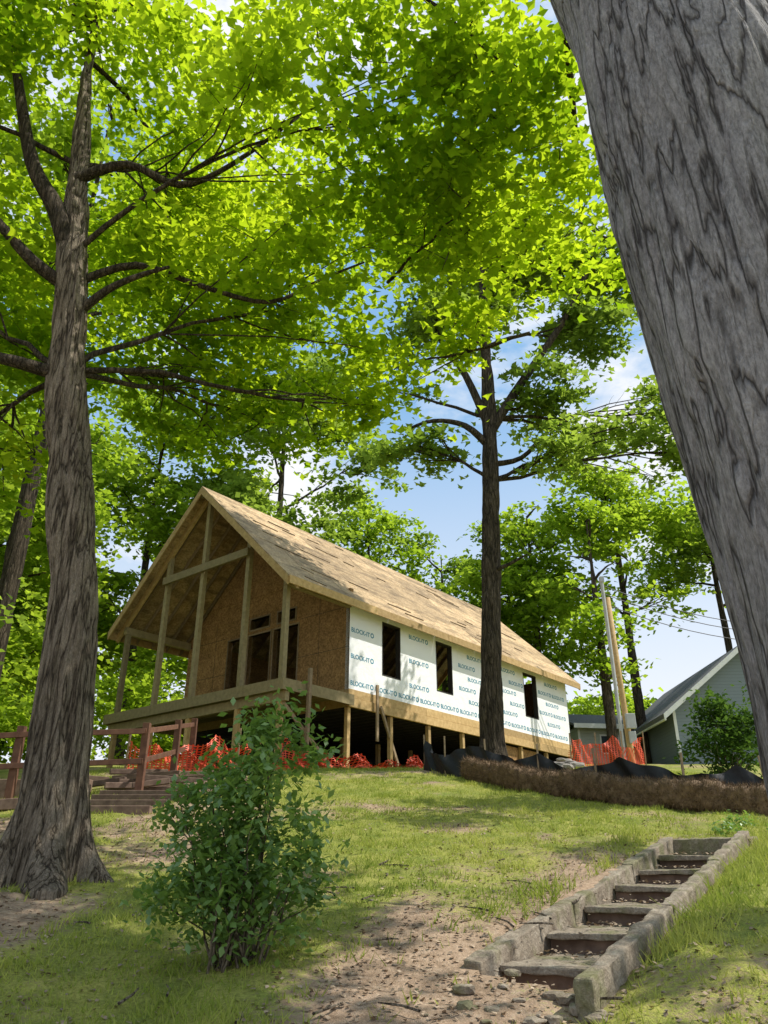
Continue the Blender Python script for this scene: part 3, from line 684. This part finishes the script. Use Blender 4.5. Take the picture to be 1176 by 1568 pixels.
for side in (0,1):
    row=0; sl=0
    while sl<5.78:
        s1=min(sl+1.215,5.80); off=(0,1.22)[row%2]; x=RX0-off
        while x<RX1:
            a=max(x,RX0)+.008; b=min(x+2.43,RX1)
            if b-a>.05:
                z=.0+rr_.uniform(0,.016)
                def pt(xx,s,dz):
                    y=-.45+s/1.378; zz=EZ+(y+.42)*SL-.155+dz
                    return (xx,y if side==0 else 7.6-y,zz)
                lo,hi=sl+.006,min(s1,5.852)
                if hi>5.79: hi=5.85
                mb.hexa([pt(a,lo,0),pt(b,lo,0),pt(b,hi,0),pt(a,hi,0),pt(a,lo,.03+z),pt(b,lo,.03+z),pt(b,hi,.03+z),pt(a,hi,.03+z)])
            x+=2.44
        sl+=1.22; row+=1
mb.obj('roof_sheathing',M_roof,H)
mb=MB()
for i in range(34):
    s=rr_.uniform(.3,5.5); a=rr_.uniform(RX0+.3,RX1-1.5); y=-.45+s/1.378; z=EZ+(y+.42)*SL-.155+.06; l=rr_.uniform(.4,1.3); dy=rr_.uniform(-.12,.03)
    mb.beam((a,y,z),(a+l,y+dy,z+dy*SL),.05,.02,up=(0,-.69,.73))
mb.obj('toe_boards',M_lumd,H)
cu=bpy.data.curves.new('t','FONT'); cu.body='BLOCK-IT'; cu.size=.19; cu.offset=.004; to=bpy.data.objects.new('tmp',cu); SC.collection.objects.link(to)
bpy.context.view_layer.update(); me=bpy.data.meshes.new_from_object(to.evaluated_get(bpy.context.evaluated_depsgraph_get())); bpy.data.objects.remove(to)
tv=np.array([v.co[:] for v in me.vertices]); tf=[list(p.vertices) for p in me.polygons]; tw_=tv[:,0].max()
V=[];F=[]; row=0
zt=6.56
while zt<8.95:
    x=.06+(.55 if row%2 else .0)
    while x<WL-1.1:
        if not any(x+tw_+.22>a-.02 and x<b+.02 and zt+.2>c-.02 and zt-.05<d+.02 for a,b,c,d in WOPS):
            b0=len(V); V+=[(x+p[0],-.004,zt+p[1]) for p in tv]; F+=[[b0+i for i in f] for f in tf]
            b0=len(V); cx=x+tw_+.11; V+=[(cx+.08*math.cos(q*math.pi/8),-.004,zt+.07+.08*math.sin(q*math.pi/8)) for q in range(16)]
            V+=[(cx+.045*math.cos(q*math.pi/8),-.004,zt+.07+.045*math.sin(q*math.pi/8)) for q in range(16)]
            F+=[[b0+q,b0+(q+1)%16,b0+16+(q+1)%16,b0+16+q] for q in range(16)]
        x+=1.1
    zt+=.39; row+=1
me=bpy.data.meshes.new('wrap_print'); me.from_pydata(V,[],F); me.materials.append(M_print); link(bpy.data.objects.new('wrap_print',me),H)

# ---------------------------------------------------------------- left fence and timber steps
FE=empty('wooden_railing'); mb=MB()
fp=[(-7.6,13.0),(-6.1,13.4),(-4.15,13.9),(-4.25,16.4),(-4.35,18.2)]
for x,y in fp: mb.box((x-.06,y-.06,tz(x,y)-.2),(x+.06,y+.06,tz(x,y)+1.2))
for a,b in zip(fp[:-1],fp[1:]):
    for hh in (.55,1.05): mb.beam((a[0],a[1]-.08,tz(*a)+hh),(b[0],b[1]-.08,tz(*b)+hh),.04,.09)
mb.obj('posts_and_rails',M_red,FE,bevel=.006)
TS=empty('timber_steps'); mb=MB()
for i in range(5):
    y=12.0+i*.55; z=tz(-4.2,y)+.05
    for j in range(2): mb.box((-4.55-.07*i+j*.03,y,z-.22+j*.145),(-3.35+.09*i-j*.04,y+.16,z-.08+j*.145))
mb.box((-6.9,13.9,tz(-6,14)-.1),(-5.0,14.05,tz(-6,14)+.28)); mb.beam((-6.5,12.3,tz(-6,12.3)+.05),(-4.9,12.5,tz(-5,12.5)+.1),.16,.16)
mb.beam((-3.3,13.4,tz(-3.3,13.4)+.15),(-2.6,15.2,tz(-2.6,15.2)+.12),.16,.2)
q_=random.Random(6)
for i in range(14):
    x=-4.9+q_.uniform(-.8,1.6); y=14.6+q_.uniform(-.5,1.6); a=q_.uniform(-.6,.6); l=q_.uniform(.3,.8); z=tz(x,y)+.08+q_.uniform(0,.15)
    mb.beam((x-l*math.cos(a),y-l*math.sin(a),z),(x+l*math.cos(a),y+l*math.sin(a),z+q_.uniform(-.1,.12)),.12,.1)
mb.obj('timbers',M_timber,TS,bevel=.012)

# ---------------------------------------------------------------- utility pole, meter
UP=empty('utility_pole'); mb=MB(); px,py=8.93,30.0; g=tz(px,py)
mb.tube([(px+.33,py+.1,g-.3),(px+.24,py+.1,g+3),(px+.17,py+.1,11.9)],[.12,.11,.10],12); mb.obj('wood_pole',M_lum,UP,True)
mb=MB(); mb.tube([(px-.02,py-.1,g-.2),(px-.02,py-.1,g+4),(px-.05,py-.1,12.6)],[.07,.07,.07],10); mb.box((px-.12,py-.2,12.5),(px+.04,py,12.72)); mb.obj('conduit',M_grey,UP)
mb=MB(); mb.box((px+.2,py-.22,g+1.3),(px+.55,py-.03,g+1.85)); mb.box((px+.25,py-.2,g+.75),(px+.5,py-.05,g+1.2)); mb.obj('meter_box',M_grey,UP,bevel=.02)
mb=MB()
for dz in (0,.45,.8):
    mb.tube([(px+(22-px)*t,py+6*t,11.6+dz-2.2*4*t*(1-t)*.35+.3*t) for t in np.linspace(0,1,14)],[.017]*14,4)
mb.obj('service_cables',M_black,UP)

# ---------------------------------------------------------------- neighbour buildings
NB=empty('blue_neighbor_house'); g=tz(16,36)-.3
x0,x1,y0,y1,ez,az=13.2,20.5,36,47,8.55,11.4; xm=(x0+x1)/2
mb=MB(); mb.box((x0,y0,g),(x1,y1,ez)); mb.hexa([(x0,y0,ez),(x1,y0,ez),(x1,y1,ez),(x0,y1,ez),(xm-.01,y0,az),(xm+.01,y0,az),(xm+.01,y1,az),(xm-.01,y1,az)]); mb.obj('walls',M_sidb,NB)
mb=MB(); sl=(az-ez)/(xm-x0)
for sgn in (-1,1):
    xe=xm+sgn*(xm-x0+.6); ze=ez-.6*sl
    mb.hexa([(xe,y0-.5,ze),(xm,y0-.5,az),(xm,y1,az),(xe,y1,ze),(xe,y0-.5,ze+.2),(xm,y0-.5,az+.2),(xm,y1,az+.2),(xe,y1,ze+.2)])
mb.obj('roof',M_shing,NB)
mb=MB()
for sgn in (-1,1):
    xe=xm+sgn*(xm-x0+.62); ze=ez-.62*sl
    mb.hexa([(xe,y0-.56,ze-.06),(xm,y0-.56,az-.04),(xm,y0-.503,az-.04),(xe,y0-.503,ze-.06),(xe,y0-.56,ze+.2),(xm,y0-.56,az+.22),(xm,y0-.503,az+.22),(xe,y0-.503,ze+.2)])
    mb.box((min(xe,xe-.1*sgn),y0-.5,ze-.08),(max(xe,xe-.1*sgn),y1,ze-.003))
mb.box((x0-.03,y0-.03,g),(x0+.1,y0-.003,ez)); mb.obj('white_trim',M_white,NB)
mb=MB(); mb.box((15.2,y0-.02,7.0),(16.2,y0+.02,8.3)); mb.box((17.6,y0-.02,7.0),(18.6,y0+.02,8.3)); mb.obj('windows',M_glass,NB)
GB=empty('sage_garage'); GB.location=(10.0,41,0); GB.rotation_euler=(0,0,math.radians(8)); g=6.2
mb=MB(); mb.box((0,0,g),(6.5,6,8.65)); mb.obj('walls',M_sidg,GB)
mb=MB(); mb.hexa([(-.4,-.5,8.6),(6.9,-.5,8.6),(6.9,3,9.7),(-.4,3,9.7),(-.4,-.5,8.72),(6.9,-.5,8.72),(6.9,3,9.85),(-.4,3,9.85)]); mb.hexa([(-.4,3.002,9.7),(6.9,3.002,9.7),(6.9,6.4,8.6),(-.4,6.4,8.6),(-.4,3.002,9.85),(6.9,3.002,9.85),(6.9,6.4,8.72),(-.4,6.4,8.72)]); mb.obj('roof',M_shing,GB)
mb=MB(); mb.box((-.4,-.55,8.5),(6.9,-.503,8.73))
for a in (1.2,4.2):
    mb.box((a-.08,-.03,7.3),(a+.98,-.003,7.38)); mb.box((a-.08,-.03,8.2),(a+.98,-.003,8.28)); mb.box((a-.08,-.03,7.381),(a,-.003,8.199)); mb.box((a+.9,-.03,7.381),(a+.98,-.003,8.199)); mb.box((a+.43,-.03,7.381),(a+.47,-.012,8.199))
mb.box((-.03,-.03,g),(.08,-.003,8.5)); mb.obj('trim',M_white,GB)
mb=MB(); mb.box((1.2,-.01,7.381),(2.1,.02,8.199)); mb.box((4.2,-.01,7.381),(5.1,.02,8.199)); mb.obj('windows',M_glass,GB)

# ---------------------------------------------------------------- light, sky, camera
el=math.radians(52); az=math.radians(92)
sd=Vector((math.sin(az)*math.cos(el),math.cos(az)*math.cos(el),math.sin(el)))
L=bpy.data.lights.new('sun','SUN'); L.energy=5; L.angle=math.radians(.5); L.color=(1,.95,.86)
lo=bpy.data.objects.new('sun',L); lo.rotation_euler=sd.to_track_quat('Z','Y').to_euler(); lo.location=(20,0,40); link(lo)
W=bpy.data.worlds.new('World'); SC.world=W; W.use_nodes=True; t=W.node_tree; t.nodes.clear()
out=t.nodes.new('ShaderNodeOutputWorld'); bg=t.nodes.new('ShaderNodeBackground'); sky=t.nodes.new('ShaderNodeTexSky'); sky.sky_type='NISHITA'
sky.sun_disc=False; sky.sun_elevation=el; sky.sun_rotation=az; sky.ozone_density=1.5
tc=t.nodes.new('ShaderNodeTexCoord'); mp=t.nodes.new('ShaderNodeMapping'); mp.inputs['Scale'].default_value=(1,1,2); t.links.new(tc.outputs['Generated'],mp.inputs[0])
nz=t.nodes.new('ShaderNodeTexNoise'); nz.inputs['Scale'].default_value=3.2; nz.inputs['Detail'].default_value=7; nz.inputs['Roughness'].default_value=.6; t.links.new(mp.outputs[0],nz.inputs['Vector'])
cr=t.nodes.new('ShaderNodeValToRGB'); cr.color_ramp.elements[0].position=.44; cr.color_ramp.elements[0].color=(0,0,0,1); cr.color_ramp.elements[1].position=.60; t.links.new(nz.outputs['Fac'],cr.inputs[0])
sx=t.nodes.new('ShaderNodeSeparateXYZ'); t.links.new(tc.outputs['Generated'],sx.inputs[0])
hr=t.nodes.new('ShaderNodeValToRGB'); hr.color_ramp.elements[0].position=.18; hr.color_ramp.elements[0].color=(.85,.85,.85,1); hr.color_ramp.elements[1].position=.55; hr.color_ramp.elements[1].color=(0,0,0,1); t.links.new(sx.outputs[2],hr.inputs[0])
ma=t.nodes.new('ShaderNodeMath'); ma.operation='MAXIMUM'; t.links.new(cr.outputs[0],ma.inputs[0]); t.links.new(hr.outputs[0],ma.inputs[1])
hz=t.nodes.new('ShaderNodeMix'); hz.data_type='RGBA'; hz.inputs[0].default_value=.7; t.links.new(sky.outputs[0],hz.inputs[6]); hz.inputs[7].default_value=(2.1,4.1,6.6,1)
mx=t.nodes.new('ShaderNodeMix'); mx.data_type='RGBA'; t.links.new(ma.outputs[0],mx.inputs[0]); t.links.new(hz.outputs[2],mx.inputs[6]); mx.inputs[7].default_value=(6.7,6.8,7.0,1)
t.links.new(mx.outputs[2],bg.inputs[0]); bg.inputs[1].default_value=.15; t.links.new(bg.outputs[0],out.inputs[0])
cam=bpy.data.cameras.new('camera'); cam.sensor_fit='VERTICAL'; cam.sensor_height=36; cam.lens=27.3; cam.clip_end=3000; cam.clip_start=.05
co=bpy.data.objects.new('camera',cam); co.location=(0,0,1.6); co.rotation_euler=(math.radians(90+25.2),0,0); link(co); SC.camera=co
